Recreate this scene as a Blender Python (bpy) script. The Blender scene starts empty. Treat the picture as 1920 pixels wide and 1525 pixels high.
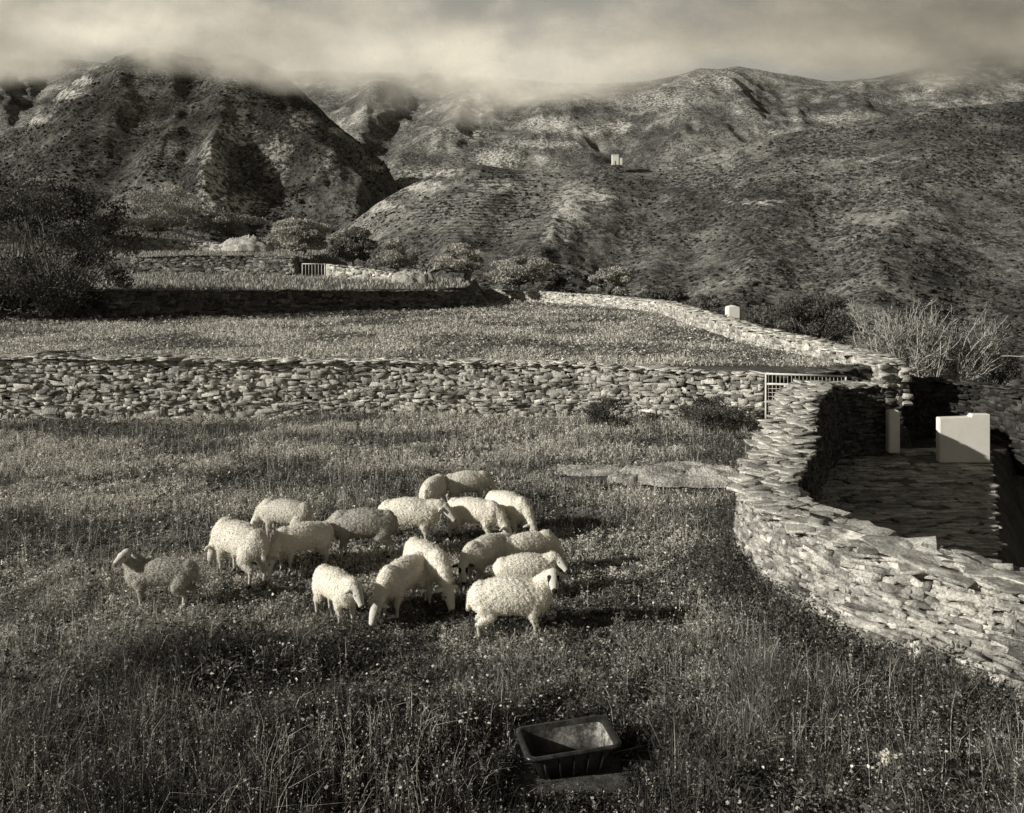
import bpy, bmesh, math, random
import numpy as np
from mathutils import Vector, Matrix
random.seed(7); RG=np.random.default_rng(11)
S=bpy.context.scene; COL=S.collection
F=1600.0; H=4.06; HY=500.0
def P(px,py,Y): return np.array([(px-960)/F*Y, Y, H+(HY-py)/F*Y])
def G(px,py,z=0.0):
    Y=F*(H-z)/(py-HY); return np.array([(px-960)/F*Y,Y,z])
# ---------------- noise
def _h(i,j,s):
    a=np.sin(i*127.1+j*311.7+s*74.7)*43758.5453
    return a-np.floor(a)
def vn(x,y,s=0):
    x=np.asarray(x,float);y=np.asarray(y,float)
    i=np.floor(x);j=np.floor(y);u=x-i;v=y-j;u=u*u*(3-2*u);v=v*v*(3-2*v)
    return (_h(i,j,s)*(1-u)+_h(i+1,j,s)*u)*(1-v)+(_h(i,j+1,s)*(1-u)+_h(i+1,j+1,s)*u)*v
def fbm(x,y,o=4,s=0,g=.5):
    t=0;a=1;n=0;x=np.asarray(x,float);y=np.asarray(y,float)
    for k in range(o):
        t=t+a*vn(x,y,s+k*3.1);n+=a;a*=g;x,y=x*1.62+y*1.22+5.2,-x*1.22+y*1.62+1.7
    return t/n
def ridged(x,y,o=4,s=0,g=.5):
    t=0;a=1;n=0;x=np.asarray(x,float);y=np.asarray(y,float)
    for k in range(o):
        t=t+a*(1-np.abs(2*vn(x,y,s+k*3.1)-1));n+=a;a*=g;x,y=x*1.62+y*1.22+5.2,-x*1.22+y*1.62+1.7
    return t/n
# ---------------- materials
TI=(1,.948,.825)
def newmat(name):
    m=bpy.data.materials.new(name);m.use_nodes=True;nt=m.node_tree;nt.nodes.clear()
    out=nt.nodes.new('ShaderNodeOutputMaterial');return m,nt,out
def N(nt,t,**k):
    n=nt.nodes.new(t)
    for a,b in k.items():
        if a.startswith('i_'):
            key=a[2:].replace('_',' ')
            n.inputs[int(key) if key.isdigit() else key].default_value=b
        else: setattr(n,a,b)
    return n
def L(nt,a,b): nt.links.new(a,b)
def mth(nt,op,a,b=None,clamp=False):
    n=nt.nodes.new('ShaderNodeMath');n.operation=op;n.use_clamp=clamp
    for i,q in enumerate((a,b)):
        if q is None: continue
        if isinstance(q,(int,float)): n.inputs[i].default_value=q
        else: nt.links.new(q,n.inputs[i])
    return n.outputs[0]
def ramp(nt,fac,lo,hi,a=0.0,b=1.0):
    n=nt.nodes.new('ShaderNodeMapRange');n.inputs[1].default_value=lo;n.inputs[2].default_value=hi
    n.inputs[3].default_value=a;n.inputs[4].default_value=b;n.clamp=True;nt.links.new(fac,n.inputs[0]);return n.outputs[0]
def noi(nt,vec,scale,detail=4,rough=.55):
    n=nt.nodes.new('ShaderNodeTexNoise');n.inputs['Scale'].default_value=scale;n.inputs['Detail'].default_value=detail
    n.inputs['Roughness'].default_value=rough;nt.links.new(vec,n.inputs['Vector']);return n.outputs['Fac']
def vcol(nt,val):
    n=nt.nodes.new('ShaderNodeVectorMath');n.operation='SCALE';n.inputs[0].default_value=TI
    nt.links.new(val,n.inputs['Scale']);return n.outputs[0]
def mixf(nt,fac,a,b):
    n=nt.nodes.new('ShaderNodeMix');n.data_type='FLOAT'
    for i,q in ((0,fac),(2,a),(3,b)):
        if isinstance(q,(int,float)): n.inputs[i].default_value=q
        else: nt.links.new(q,n.inputs[i])
    return n.outputs[0]
def attr(nt,name='v'):
    n=nt.nodes.new('ShaderNodeAttribute');n.attribute_name=name;return n.outputs['Fac']
def objco(nt): return nt.nodes.new('ShaderNodeTexCoord').outputs['Object']
def finish(nt,out,val,bump=None,bs=.5,bd=.02,rough=.9,spec=.2):
    b=nt.nodes.new('ShaderNodeBsdfPrincipled');b.inputs['Roughness'].default_value=rough
    b.inputs['Specular IOR Level'].default_value=spec
    L(nt,vcol(nt,val),b.inputs['Base Color'])
    if bump is not None:
        k=nt.nodes.new('ShaderNodeBump');k.inputs['Strength'].default_value=bs;k.inputs['Distance'].default_value=bd
        L(nt,bump,k.inputs['Height']);L(nt,k.outputs[0],b.inputs['Normal'])
    L(nt,b.outputs[0],out.inputs[0])
M={}
def leafmat(name,tr):
    m,nt,o=newmat(name);v=attr(nt)
    d=N(nt,'ShaderNodeBsdfDiffuse');t=N(nt,'ShaderNodeBsdfTranslucent');c=vcol(nt,v);L(nt,c,d.inputs[0]);L(nt,c,t.inputs[0])
    x=N(nt,'ShaderNodeMixShader',i_0=tr);L(nt,d.outputs[0],x.inputs[1]);L(nt,t.outputs[0],x.inputs[2]);L(nt,x.outputs[0],o.inputs[0]);return m
M['leaf']=leafmat('foliage',.3);M['fleece']=leafmat('fleece_fibre',.5)
m,nt,o=newmat('dry_stone');co=objco(nt);v=attr(nt)
n1=noi(nt,co,7,5,.65);n2=noi(nt,co,38,4,.7);n3=noi(nt,co,3.1,6,.7)
lich=mth(nt,'MULTIPLY',ramp(nt,n3,.52,.60),ramp(nt,n2,.42,.56))
val=mth(nt,'MULTIPLY',v,mth(nt,'MULTIPLY',ramp(nt,n1,.3,.7,.45,1.5),ramp(nt,n2,.3,.7,.5,1.45)))
val=mixf(nt,mth(nt,'MULTIPLY',lich,ramp(nt,v,.19,.32)),val,.72)
finish(nt,o,val,mth(nt,'ADD',mth(nt,'MULTIPLY',n1,.6),n2),1,.024);M['stone']=m
m,nt,o=newmat('bark');co=objco(nt);n1=noi(nt,co,12,5,.7);finish(nt,o,ramp(nt,n1,.3,.7,.1,.28),n1,.8,.03);M['bark']=m
m,nt,o=newmat('pale_twigs');co=objco(nt);n1=noi(nt,co,9,4,.6);finish(nt,o,ramp(nt,n1,.3,.7,.3,.6));M['twig']=m
m,nt,o=newmat('soil');co=objco(nt);n1=noi(nt,co,.6,6,.7);n2=noi(nt,co,9,6,.75)
finish(nt,o,mth(nt,'MULTIPLY',ramp(nt,n1,.35,.65,.06,.16),ramp(nt,n2,.35,.65,.4,1.6)),n2,1,.06);M['soil']=m
m,nt,o=newmat('flagstone');co=objco(nt);v=attr(nt)
mp=N(nt,'ShaderNodeMapping');mp.inputs['Scale'].default_value=(1,3.2,1);mp.inputs['Rotation'].default_value=(0,0,.25);L(nt,co,mp.inputs[0])
n1=noi(nt,mp.outputs[0],2.2,7,.7);n2=noi(nt,mp.outputs[0],14,5,.7)
finish(nt,o,mth(nt,'MULTIPLY',v,mth(nt,'MULTIPLY',ramp(nt,n1,.35,.65,.35,1.4),ramp(nt,n2,.3,.7,.35,1.3))),mth(nt,'ADD',n1,mth(nt,'MULTIPLY',n2,.6)),1,.05);M['flag']=m
m,nt,o=newmat('rock');co=objco(nt);n1=noi(nt,co,2.5,7,.7);n2=noi(nt,co,20,5,.7)
finish(nt,o,mth(nt,'MULTIPLY',ramp(nt,n1,.38,.62,.36,.8),ramp(nt,n2,.3,.7,.55,1.25)),mth(nt,'ADD',n1,mth(nt,'MULTIPLY',n2,.4)),1,.14);M['rock']=m
m,nt,o=newmat('whitewash');co=objco(nt);n1=noi(nt,co,5,6,.7);n2=noi(nt,co,1.6,3,.6)
finish(nt,o,mth(nt,'MULTIPLY',ramp(nt,n1,.3,.7,.82,.92),ramp(nt,n2,.3,.6,.93,1)),n1,.3,.01);M['white']=m
m,nt,o=newmat('galvanised_metal');co=objco(nt);n1=noi(nt,co,12,5,.7);finish(nt,o,ramp(nt,n1,.35,.65,.5,.8),None,rough=.5,spec=.5);M['metal']=m
m,nt,o=newmat('dark_metal');co=objco(nt);n1=noi(nt,co,12,5,.7);finish(nt,o,ramp(nt,n1,.35,.65,.12,.3),None,rough=.5,spec=.5);M['dmetal']=m
m,nt,o=newmat('black_plastic');co=objco(nt);n1=noi(nt,co,6,6,.7);n2=noi(nt,co,40,3,.6)
finish(nt,o,mth(nt,'MULTIPLY',ramp(nt,n1,.45,.68,.02,.06),ramp(nt,n2,.3,.7,.5,1.5)),n1,.3,.01,rough=.35,spec=.6);M['plastic']=m
m,nt,o=newmat('sun_painted_plastic');co=objco(nt);v=attr(nt);n1=noi(nt,co,9,7,.75);n2=noi(nt,co,50,3,.6)
finish(nt,o,mth(nt,'ADD',.015,mth(nt,'MULTIPLY',v,mth(nt,'MULTIPLY',ramp(nt,n1,.40,.62,.06,.5),ramp(nt,n2,.3,.7,.5,1.5)))),n1,.3,.01,rough=.5,spec=.3);M['sun_painted']=m  # pale tone stands for sun falling on the tub lining
m,nt,o=newmat('sheep_coat');co=objco(nt);v=attr(nt);n1=noi(nt,co,70,3,.6);n2=noi(nt,co,7,4,.6)
finish(nt,o,mth(nt,'MULTIPLY',v,mth(nt,'MULTIPLY',ramp(nt,n1,.3,.7,.86,1.08),ramp(nt,n2,.35,.6,.88,1.04))),n1,.7,.012,rough=1,spec=0);M['wool']=m
m,nt,o=newmat('eye_dark');co=objco(nt);n1=noi(nt,co,4);finish(nt,o,ramp(nt,n1,0,1,.008,.02),rough=.2,spec=.5);M['eye']=m
# mountain
m,nt,o=newmat('hillside');co=objco(nt);rk=attr(nt,'rock');tr=attr(nt,'terr');fv=attr(nt,'fine')
n1=noi(nt,co,.012,6,.62);n2=noi(nt,co,.04,8,.72);n3=noi(nt,co,.22,7,.78);n4=noi(nt,co,.9,4,.7)
vo=N(nt,'ShaderNodeTexVoronoi',i_Scale=.32);L(nt,co,vo.inputs['Vector']);vo2=N(nt,'ShaderNodeTexVoronoi',i_Scale=.8);L(nt,co,vo2.inputs['Vector'])
base=mth(nt,'MULTIPLY',ramp(nt,n1,.38,.62,.13,.38),mth(nt,'MULTIPLY',ramp(nt,n3,.34,.66,.35,1.75),ramp(nt,n4,.3,.7,.55,1.45)))
shr=mth(nt,'MULTIPLY',ramp(nt,vo.outputs['Distance'],.60,.36),ramp(nt,n2,.43,.53))
shr2=mth(nt,'MULTIPLY',ramp(nt,vo2.outputs['Distance'],.58,.36),ramp(nt,n2,.39,.50))
base=mixf(nt,mth(nt,'MULTIPLY',shr,.9),base,.03);base=mixf(nt,mth(nt,'MULTIPLY',shr2,.78),base,.035)
base=mth(nt,'MULTIPLY',base,fv)
rkf=ramp(nt,mth(nt,'MULTIPLY',rk,mth(nt,'ADD',ramp(nt,n3,.44,.60,0,1),mth(nt,'MULTIPLY',ramp(nt,n4,.45,.6),.35))),.25,.65)
base=mixf(nt,rkf,base,.88)
sep=N(nt,'ShaderNodeSeparateXYZ');L(nt,co,sep.inputs[0])
st=mth(nt,'SINE',mth(nt,'ADD',mth(nt,'MULTIPLY',sep.outputs[2],.30),mth(nt,'MULTIPLY',n2,34)))
base=mixf(nt,mth(nt,'MULTIPLY',mth(nt,'MULTIPLY',ramp(nt,st,.85,.99),ramp(nt,n3,.50,.58)),ramp(nt,n1,.44,.54)),base,.55)
w=mth(nt,'SINE',mth(nt,'ADD',mth(nt,'MULTIPLY',sep.outputs[2],3.0),mth(nt,'MULTIPLY',n2,9)))
base=mixf(nt,mth(nt,'MULTIPLY',mth(nt,'MULTIPLY',ramp(nt,w,.5,.9),tr),ramp(nt,n3,.42,.55)),base,.6)
finish(nt,o,base,mth(nt,'ADD',n3,mth(nt,'MULTIPLY',n2,2.0)),1,4.5);M['hill']=m
# cloud
m,nt,o=newmat('cloud_vapour');dn=attr(nt,'dens');co=objco(nt);br=attr(nt,'bri')
n1=noi(nt,co,.009,7,.6);al=mth(nt,'MULTIPLY',dn,ramp(nt,n1,.32,.60,.25,1.0),True)
d=N(nt,'ShaderNodeBsdfDiffuse');L(nt,vcol(nt,br),d.inputs[0]);t=N(nt,'ShaderNodeBsdfTranslucent');L(nt,vcol(nt,br),t.inputs[0])
x=N(nt,'ShaderNodeAddShader');L(nt,d.outputs[0],x.inputs[0]);L(nt,t.outputs[0],x.inputs[1])
tp=N(nt,'ShaderNodeBsdfTransparent');y=N(nt,'ShaderNodeMixShader');L(nt,al,y.inputs[0]);L(nt,tp.outputs[0],y.inputs[1]);L(nt,x.outputs[0],y.inputs[2]);L(nt,y.outputs[0],o.inputs[0]);M['cloud']=m
# ---------------- mesh
def mk(name,V,Q=None,Tr=None,mat=None,parent=None,smooth=False,attrs=None):
    V=np.asarray(V,np.float32).reshape(-1,3)
    Q=np.zeros((0,4),np.int32) if Q is None or len(Q)==0 else np.asarray(Q,np.int32)
    Tr=np.zeros((0,3),np.int32) if Tr is None or len(Tr)==0 else np.asarray(Tr,np.int32)
    me=bpy.data.meshes.new(name);me.vertices.add(len(V));me.vertices.foreach_set('co',V.ravel())
    nl=Q.size+Tr.size;me.loops.add(nl);me.loops.foreach_set('vertex_index',np.concatenate([Q.ravel(),Tr.ravel()]).astype(np.int32))
    ls=np.concatenate([np.arange(len(Q))*4,Q.size+np.arange(len(Tr))*3]).astype(np.int32)
    me.polygons.add(len(ls));me.polygons.foreach_set('loop_start',ls)
    me.update(calc_edges=True)
    if smooth: me.polygons.foreach_set('use_smooth',np.ones(len(ls),bool))
    for k,a in (attrs or {}).items():
        at=me.attributes.new(k,'FLOAT','POINT');at.data.foreach_set('value',np.asarray(a,np.float32).ravel())
    if mat: me.materials.append(mat)
    ob=bpy.data.objects.new(name,me);COL.objects.link(ob)
    if parent: ob.parent=parent
    return ob
def tag(o,label=None,cat=None,group=None,kind=None):
    if label:o['label']=label
    if cat:o['category']=cat
    if group:o['group']=group
    if kind:o['kind']=kind
    return o
def empty(name,loc):
    o=bpy.data.objects.new(name,None);COL.objects.link(o);o.location=tuple(float(q) for q in loc);return o
class MB:
    def __init__(s): s.V=[];s.Q=[];s.T=[];s.A=[];s.n=0
    def add(s,V,Q=None,T=None,a=0.1):
        V=np.asarray(V,float).reshape(-1,3)
        if Q is not None and len(Q): s.Q.append(np.asarray(Q)+s.n)
        if T is not None and len(T): s.T.append(np.asarray(T)+s.n)
        s.V.append(V);s.A.append(np.broadcast_to(a,(len(V),)));s.n+=len(V)
    def tube(s,pts,rad,k=6,a=.1):
        pts=np.asarray(pts,float);n=len(pts);rad=np.broadcast_to(rad,(n,))
        tg=np.gradient(pts,axis=0);tg/=np.linalg.norm(tg,axis=1)[:,None]+1e-9
        up=np.where(np.abs(tg[:,2:3])>.9,np.array([[1.,0,0]]),np.array([[0,0,1.]]))
        u=np.cross(tg,up);u/=np.linalg.norm(u,axis=1)[:,None];w=np.cross(tg,u)
        th=np.arange(k)/k*2*np.pi
        V=pts[:,None]+rad[:,None,None]*(u[:,None]*np.cos(th)[None,:,None]+w[:,None]*np.sin(th)[None,:,None])
        i=np.arange(n-1)[:,None]*k;j=np.arange(k)[None];j2=(j+1)%k
        Q=np.stack([i+j,i+j2,i+k+j2,i+k+j],-1).reshape(-1,4)
        V=V.reshape(-1,3)
        T=[[0,b+1,b] for b in range(1,k-1)]+[[(n-1)*k,(n-1)*k+b,(n-1)*k+b+1] for b in range(1,k-1)]
        s.add(V,Q,T,a)
    def build(s,name,mat,parent=None,smooth=False,off=None):
        V=np.concatenate(s.V)
        if off is not None: V=V-np.asarray(off)
        return mk(name,V,np.concatenate(s.Q) if s.Q else None,np.concatenate(s.T) if s.T else None,mat,parent,smooth,{'v':np.concatenate(s.A)})
# ---------------- stones: angular split slabs
def stones(C,Sz,yaw,tx,ty,jit=.05):
    C=np.asarray(C,float);n=len(C);Sz=np.asarray(Sz,float);K=6
    bx=np.array([-1,.0,1,1,0,-1.0]);bz=np.array([-.92,-1,-.92,.92,1,.92])
    X=bx[None]+RG.normal(0,.10,(n,K));Z=bz[None]+RG.normal(0,.17,(n,K))
    X[:,1]=RG.uniform(-.8,.8,n);X[:,4]=RG.uniform(-.8,.8,n)
    X[:,[0,3]]+=RG.normal(0,.14,(n,1))*np.array([[1,1]])
    pinch=RG.random((n,2))*.85;Z[:,[0,5]]*=(1-pinch[:,:1]*(RG.random((n,1))<.25));Z[:,[2,3]]*=(1-pinch[:,1:]*(RG.random((n,1))<.25))
    rings=[]
    for y_,s_ in((-1,.96),(-.9,1.0),(.9,1.0),(1,.96)):
        rings.append(np.stack([X*s_+RG.normal(0,jit*.3,(n,K)),np.full((n,K),y_)+RG.normal(0,jit*1.8,(n,K)),Z*s_+RG.normal(0,jit*.4,(n,K))],-1))
    p=np.concatenate(rings+[np.stack([RG.normal(0,.35,(n,1)),-1.0+RG.normal(0,.10,(n,1)),RG.normal(0,.35,(n,1))],-1),np.stack([RG.normal(0,.35,(n,1)),1.0+RG.normal(0,.10,(n,1)),RG.normal(0,.35,(n,1))],-1)],1)
    p=p*Sz[:,None]/2
    x,y,z=p[...,0],p[...,1],p[...,2];tx=np.asarray(tx)[:,None];ty=np.asarray(ty)[:,None];yw=np.asarray(yaw)[:,None]
    y,z=y*np.cos(tx)-z*np.sin(tx),y*np.sin(tx)+z*np.cos(tx)
    x,z=x*np.cos(ty)+z*np.sin(ty),-x*np.sin(ty)+z*np.cos(ty)
    x,y=x*np.cos(yw)-y*np.sin(yw),x*np.sin(yw)+y*np.cos(yw)
    V=np.stack([x,y,z],-1)+C[:,None]
    q=[];t=[]
    for r in range(3):
        for k in range(K): q.append([r*K+k,r*K+(k+1)%K,(r+1)*K+(k+1)%K,(r+1)*K+k][::-1])
    for k in range(K): t.append([4*K,k,(k+1)%K]);t.append([4*K+1,3*K+(k+1)%K,3*K+k])
    b=(np.arange(n)*(4*K+2))[:,None,None]
    return V.reshape(-1,3),(np.array(q)[None]+b).reshape(-1,4),(np.array(t)[None]+b).reshape(-1,3)
NS=26
def smooth_path(pts,ds=.05,win=.5):
    pts=np.asarray(pts,float);d=np.r_[0,np.cumsum(np.linalg.norm(np.diff(pts[:,:2],axis=0),axis=1))]
    s=np.arange(0,d[-1],ds);A=np.stack([np.interp(s,d,pts[:,k]) for k in range(pts.shape[1])],-1)
    w=max(1,int(win/ds));K=np.hanning(2*w+3);K/=K.sum();h=len(K)//2
    pad=np.concatenate([2*A[:1]-A[1:h+1][::-1],A,2*A[-1:]-A[-h-1:-1][::-1]])
    return s,np.stack([np.convolve(pad[:,k],K,'valid') for k in range(A.shape[1])],-1)
def wall(name,label,pts,thick=.55,course=(.05,.12),slen=(.12,.46),win=.5,sides=(1,-1),k=1.0,vr=(.17,.40),cap=1,group=None,cat='stone wall',rough_top=.03,batter=.06,vshade=None,ck=1.0):
    s,A=smooth_path(pts,win=win);Lg=s[-1]
    tg=np.gradient(A[:,:2],axis=0);tg/=np.linalg.norm(tg,axis=1)[:,None];nr=np.stack([-tg[:,1],tg[:,0]],-1)
    A[:,3]+=(fbm(s*.9,s*0+len(pts),3,7)-.5)*.10*k
    def at(q):
        return np.array([np.interp(q,s,A[:,j]) for j in range(4)]+[np.interp(q,s,tg[:,0]),np.interp(q,s,tg[:,1])])
    mb=MB()
    C=[];Z=[];Y=[];TX=[];TY=[];VV=[]
    hm=(A[:,3]-A[:,2]).max()
    for sd in sides:
        z=-.05;vs=vshade if (vshade and sd==1) else vr  # one face can take darker stones with shade in their colour
        while z<hm:
            ch=random.uniform(*course)*k;q=-random.random()*.3
            while q<Lg:
                l=random.uniform(*slen)*k*(1 if random.random()<.6 else .5)
                qm=min(max(q+l/2,0),Lg);a=at(qm);ht=a[3]-a[2]
                zz=z+ch/2+.045*math.sin(qm*1.7+z*3+sd)+.035*math.sin(qm*4.1+z*5)+random.uniform(-.014,.014)
                if zz<ht-.02 and q+l<Lg+.15:
                    th=thick/2+batter*(1-zz/max(ht,.1))-.09+random.uniform(-.024,.024)
                    big=random.random()<.08
                    n=(-a[5]*sd,a[4]*sd)
                    C.append((a[0]+n[0]*th,a[1]+n[1]*th,a[2]+zz));Z.append((l*1.1,.24,ch*(random.uniform(1.6,2.4) if big else random.uniform(.95,1.35))))
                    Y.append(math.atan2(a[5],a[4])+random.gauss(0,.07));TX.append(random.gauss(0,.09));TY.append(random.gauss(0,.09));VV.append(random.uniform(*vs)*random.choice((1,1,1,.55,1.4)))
                q+=l*.97
            z+=ch*.95
    if cap:
        for lay in range(3):
            q=0
            while q<Lg:
                l=random.uniform(.12,.46)*k*ck;a=at(min(q+l/2,Lg));w=thick*random.uniform(.28,.6)
                for of in ((-.4,-.2,.0,.2,.4) if ck<1 else (-.38,-.1,.15,.38)):
                    if random.random()<.10+.33*lay: continue
                    off=of*thick+random.uniform(-.05,.05);n=(-a[5],a[4])
                    C.append((a[0]+n[0]*off,a[1]+n[1]*off,a[3]+random.uniform(-.014,.008)+lay*.017*k));Z.append((l*random.uniform(1,1.5),random.uniform(.022,.042)*k,w*1.2*ck))
                    Y.append(math.atan2(a[5],a[4])+random.gauss(0,.7));TX.append(math.pi/2+random.gauss(0,.07));TY.append(random.gauss(0,.05+rough_top));VV.append(random.uniform(vr[0]*1.3,vr[1]*1.4)*random.choice((1,1,.75)))
                q+=l*.8
    for e in (0,Lg):
        a=at(e);z=0;vs=vshade or vr
        while z<a[3]-a[2]:
            ch=random.uniform(*course)*k;q=-thick/2
            while q<thick/2-.05:
                l=random.uniform(.15,.35);n=(-a[5],a[4]);sg=-1 if e==0 else 1
                C.append((a[0]+n[0]*(q+l/2)-sg*a[4]*.08,a[1]+n[1]*(q+l/2)-sg*a[5]*.08,a[2]+z+ch/2));Z.append((l*1.1,.24,ch*1.2));Y.append(math.atan2(a[5],a[4])+math.pi/2);TX.append(random.gauss(0,.08));TY.append(random.gauss(0,.06));VV.append(random.uniform(*vs))
                q+=l
            z+=ch*.95
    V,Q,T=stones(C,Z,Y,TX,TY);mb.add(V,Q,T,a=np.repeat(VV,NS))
    st=slice(None,None,4);B=A[st];nn=nr[st];tw=thick/2-.11
    c=np.stack([np.c_[B[:,:2]+nn*tw,B[:,2]-.3],np.c_[B[:,:2]+nn*tw,B[:,3]-.03],np.c_[B[:,:2]-nn*tw,B[:,3]-.03],np.c_[B[:,:2]-nn*tw,B[:,2]-.3]],1)
    n=len(B);i=np.arange(n-1)[:,None]*4;j=np.arange(4)[None];Qc=np.stack([i+j,i+(j+1)%4,i+4+(j+1)%4,i+4+j],-1).reshape(-1,4)
    mb.add(c.reshape(-1,3),np.concatenate([Qc,[[0,1,2,3],[4*n-1,4*n-2,4*n-3,4*n-4]]]),a=.07)
    o=mb.build(name,M['stone']);return tag(o,label,cat,group)
# ---------------- ground function
NW=np.array([(9,5.2),(7,6.4),(5.1,7.75),(4.25,8.7),(3.72,9.6),(3.42,10.5),(3.5,11.8),(4.45,14),(5.6,16.8),(6.75,19.3),(7.3,20.3),(8.9,20.6)])
def xw(Y): return np.interp(Y,NW[:,1],NW[:,0],left=14)
FW=np.array([(-40,21.5),(-20,22.3),(-13.7,22.8),(-4,23.5),(2,23.3),(6.5,22.0),(9.7,22.5)])
def yf(X): return np.interp(X,FW[:,0],FW[:,1])
T1=np.array([(-60,38),(-30,42),(-20,45.2),(-10,51),(-4,55.5),(-2.2,58.5)])
def yt1(X): return np.interp(X,T1[:,0],T1[:,1])
RB=np.array([(9.7,22.3),(9.4,26),(8.5,31.4),(8.9,50.7),(3.5,63),(-3,68.7)])
def xr(Y): return np.interp(Y,RB[:,1],RB[:,0],right=-3)
def sst(a,b,x): t=np.clip((x-a)/(b-a),0,1);return t*t*(3-2*t)
def gz(X,Y):
    X=np.asarray(X,float);Y=np.asarray(Y,float)
    und=(fbm(X*.35,Y*.35,3,5)-.5)*.16
    near=und*sst(5,8,Y)
    r=sst(-.1,.15,X-xw(Y))*(Y<21.2);near=near*(1-r)+(-.50)*r
    rr=sst(0,1.2,X-(np.interp(Y,[5,10,12.4,19.8,24],[5.1,5.8,7.1,11.2,13.5])))*(Y<24);near=near*(1-rr)+(-2.4)*rr
    up=1.30+und*.8+(Y-24)*.0015
    tf=sst(-.1,.1,Y-yf(X));z=near*(1-tf)+up*tf
    a=sst(-.1,.1,Y-yt1(X))*(1-sst(-3.2,-1.6,X));z1=2.62+(Y-yt1(X))*.035+und;z=z*(1-a)+z1*a
    b=sst(67.7,68.2,Y)*(1-sst(-17,-15.5,X));z2=4.7+(Y-68)*.045+und;z=z*(1-b)+z2*b
    z=z+3.2*sst(70,95,Y)*sst(-36,-52,X)
    dist=np.where(Y<22.4,np.maximum(X-13.2,0),np.maximum(X-xr(Y)-.3,0)*(.9))
    dist=np.where((Y>=22.4)&(Y<24)&(X<13.2),0,dist)
    dist2=np.maximum(Y-(69+np.clip((-8-X)*1.7,0,48)),0)
    z=z-np.minimum(dist*.28+dist2*.5,46)
    z=np.where((X>9.9)&(Y>21)&(Y<24),np.minimum(z,-.5),z)
    return z
xs=np.r_[np.linspace(-260,-62,30),np.linspace(-60,-16,110),np.linspace(-15.8,14,240),np.linspace(14.4,60,60),np.linspace(65,320,30)]
ys=np.r_[np.linspace(-40,4,20),np.linspace(4.3,24.5,160),np.linspace(24.8,75,180),np.linspace(76,130,50),np.linspace(135,420,30)]
XX,YY=np.meshgrid(xs,ys);ZZ=gz(XX,YY)
def gridq(nr,nc):
    i=np.arange(nr-1)[:,None]*nc;j=np.arange(nc-1)[None];return np.stack([i+j,i+j+1,i+nc+j+1,i+nc+j],-1).reshape(-1,4)
g=mk('ground',np.stack([XX,YY,ZZ],-1),gridq(len(ys),len(xs)),None,M['soil'],smooth=True);tag(g,kind='structure')
# ---------------- mountains
MT={}
def segd(px,py,line):
    best=np.full(px.shape,1e9)
    for (x0,y0),(x1,y1) in zip(line[:-1],line[1:]):
        dx,dy=x1-x0,y1-y0;t=np.clip(((px-x0)*dx+(py-y0)*dy)/(dx*dx+dy*dy),0,1)
        best=np.minimum(best,np.hypot(px-x0-t*dx,py-y0-t*dy))
    return best
def mountain(name,sky,base,bY,rY,amp,gx,gy,seed,rocks=(),terr=None,pr=(-900,2900),step=5,rows=230,pw=1.0,dark=1.0,spurs=(),sn=9,wrp=30,fine=3.0):
    px=np.arange(pr[0],pr[1],step);sk=np.array(sky,float);ba=np.array(base,float)
    sy=np.interp(px,sk[:,0],sk[:,1]);K=np.hanning(9);K/=K.sum();sy=np.convolve(np.pad(sy,4,'edge'),K,'valid')
    sy=sy+(fbm(px/45.,px*0,5,seed)-.5)*sn
    by=np.interp(px,ba[:,0],ba[:,1])
    t=np.linspace(0,1,rows)[:,None];Y=bY+(rY-bY)*t+0*px[None];py=by[None]+(sy-by)[None]*t**pw
    X=(px[None]-960)/F*Y;Z=H+(HY-py)*Y/F
    wx=X+wrp*(fbm(X/130,Y/130,3,seed+9)-.5)*2;wy=Y+wrp*(fbm(X/140,Y/140,3,seed+19)-.5)*2
    r=ridged(wx/gx,wy/gy,5,seed,.44)-.55
    env=np.minimum(np.sin(np.pi*np.clip(t,0,1))**.8+.02,1)
    Z=Z+amp*r*env+fine*(ridged(wx/34,wy/60,4,seed+31)-.5)*2*np.minimum(env*1.3,1)+fine*.8*(fbm(X/12,Y/12,4,seed+2)-.5)*np.minimum(env+.15,1)
    PX=px[None]+0*Y;wpx=PX+34*(fbm(PX/60,py/60,4,seed+5)-.5);wpy=py+34*(fbm(PX/60,py/60,4,seed+6)-.5)
    se=sst(0,.25,1-t)
    for line,w_,h_ in spurs:
        u=np.clip(1-segd(wpx,wpy,line)/w_,0,1);Z=Z+h_*(.6*u+.4*u*u*(3-2*u))*se
    ex=[]
    for q in range(1,7): ex.append(np.stack([X[-1]*(1+.03*q),Y[-1]*(1+.03*q),Z[-1]-rY*.012*q*q],-1))
    V=np.concatenate([np.stack([X,Y,Z],-1),np.array(ex)],0)
    R=np.zeros(V.shape[:2]);Tm=np.zeros(V.shape[:2]);Fv=np.ones(V.shape[:2])*dark
    ppx=960+F*V[...,0]/V[...,1];ppy=HY+F*(H-V[...,2])/V[...,1]
    for (cx,cy,wx_,wy_,s_) in rocks: R=np.maximum(R,s_*np.exp(-((ppx-cx)/wx_)**2-((ppy-cy)/wy_)**2))
    Fv=Fv*(.4+1.2*fbm(V[...,0]/60,V[...,1]/60,4,seed+20))
    if terr: 
        for cx,cy,w1,w2 in terr: Tm=np.maximum(Tm,np.exp(-(((ppx-cx)/w1)**2+((ppy-cy)/w2)**2)**2))
    o=mk(name,V.reshape(-1,3),gridq(V.shape[0],V.shape[1]),None,M['hill'],smooth=True,attrs={'rock':R.ravel(),'terr':Tm.ravel(),'fine':Fv.ravel()})
    tag(o,kind='structure');MT[name]=(V,ppx,ppy,R);return o
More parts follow.
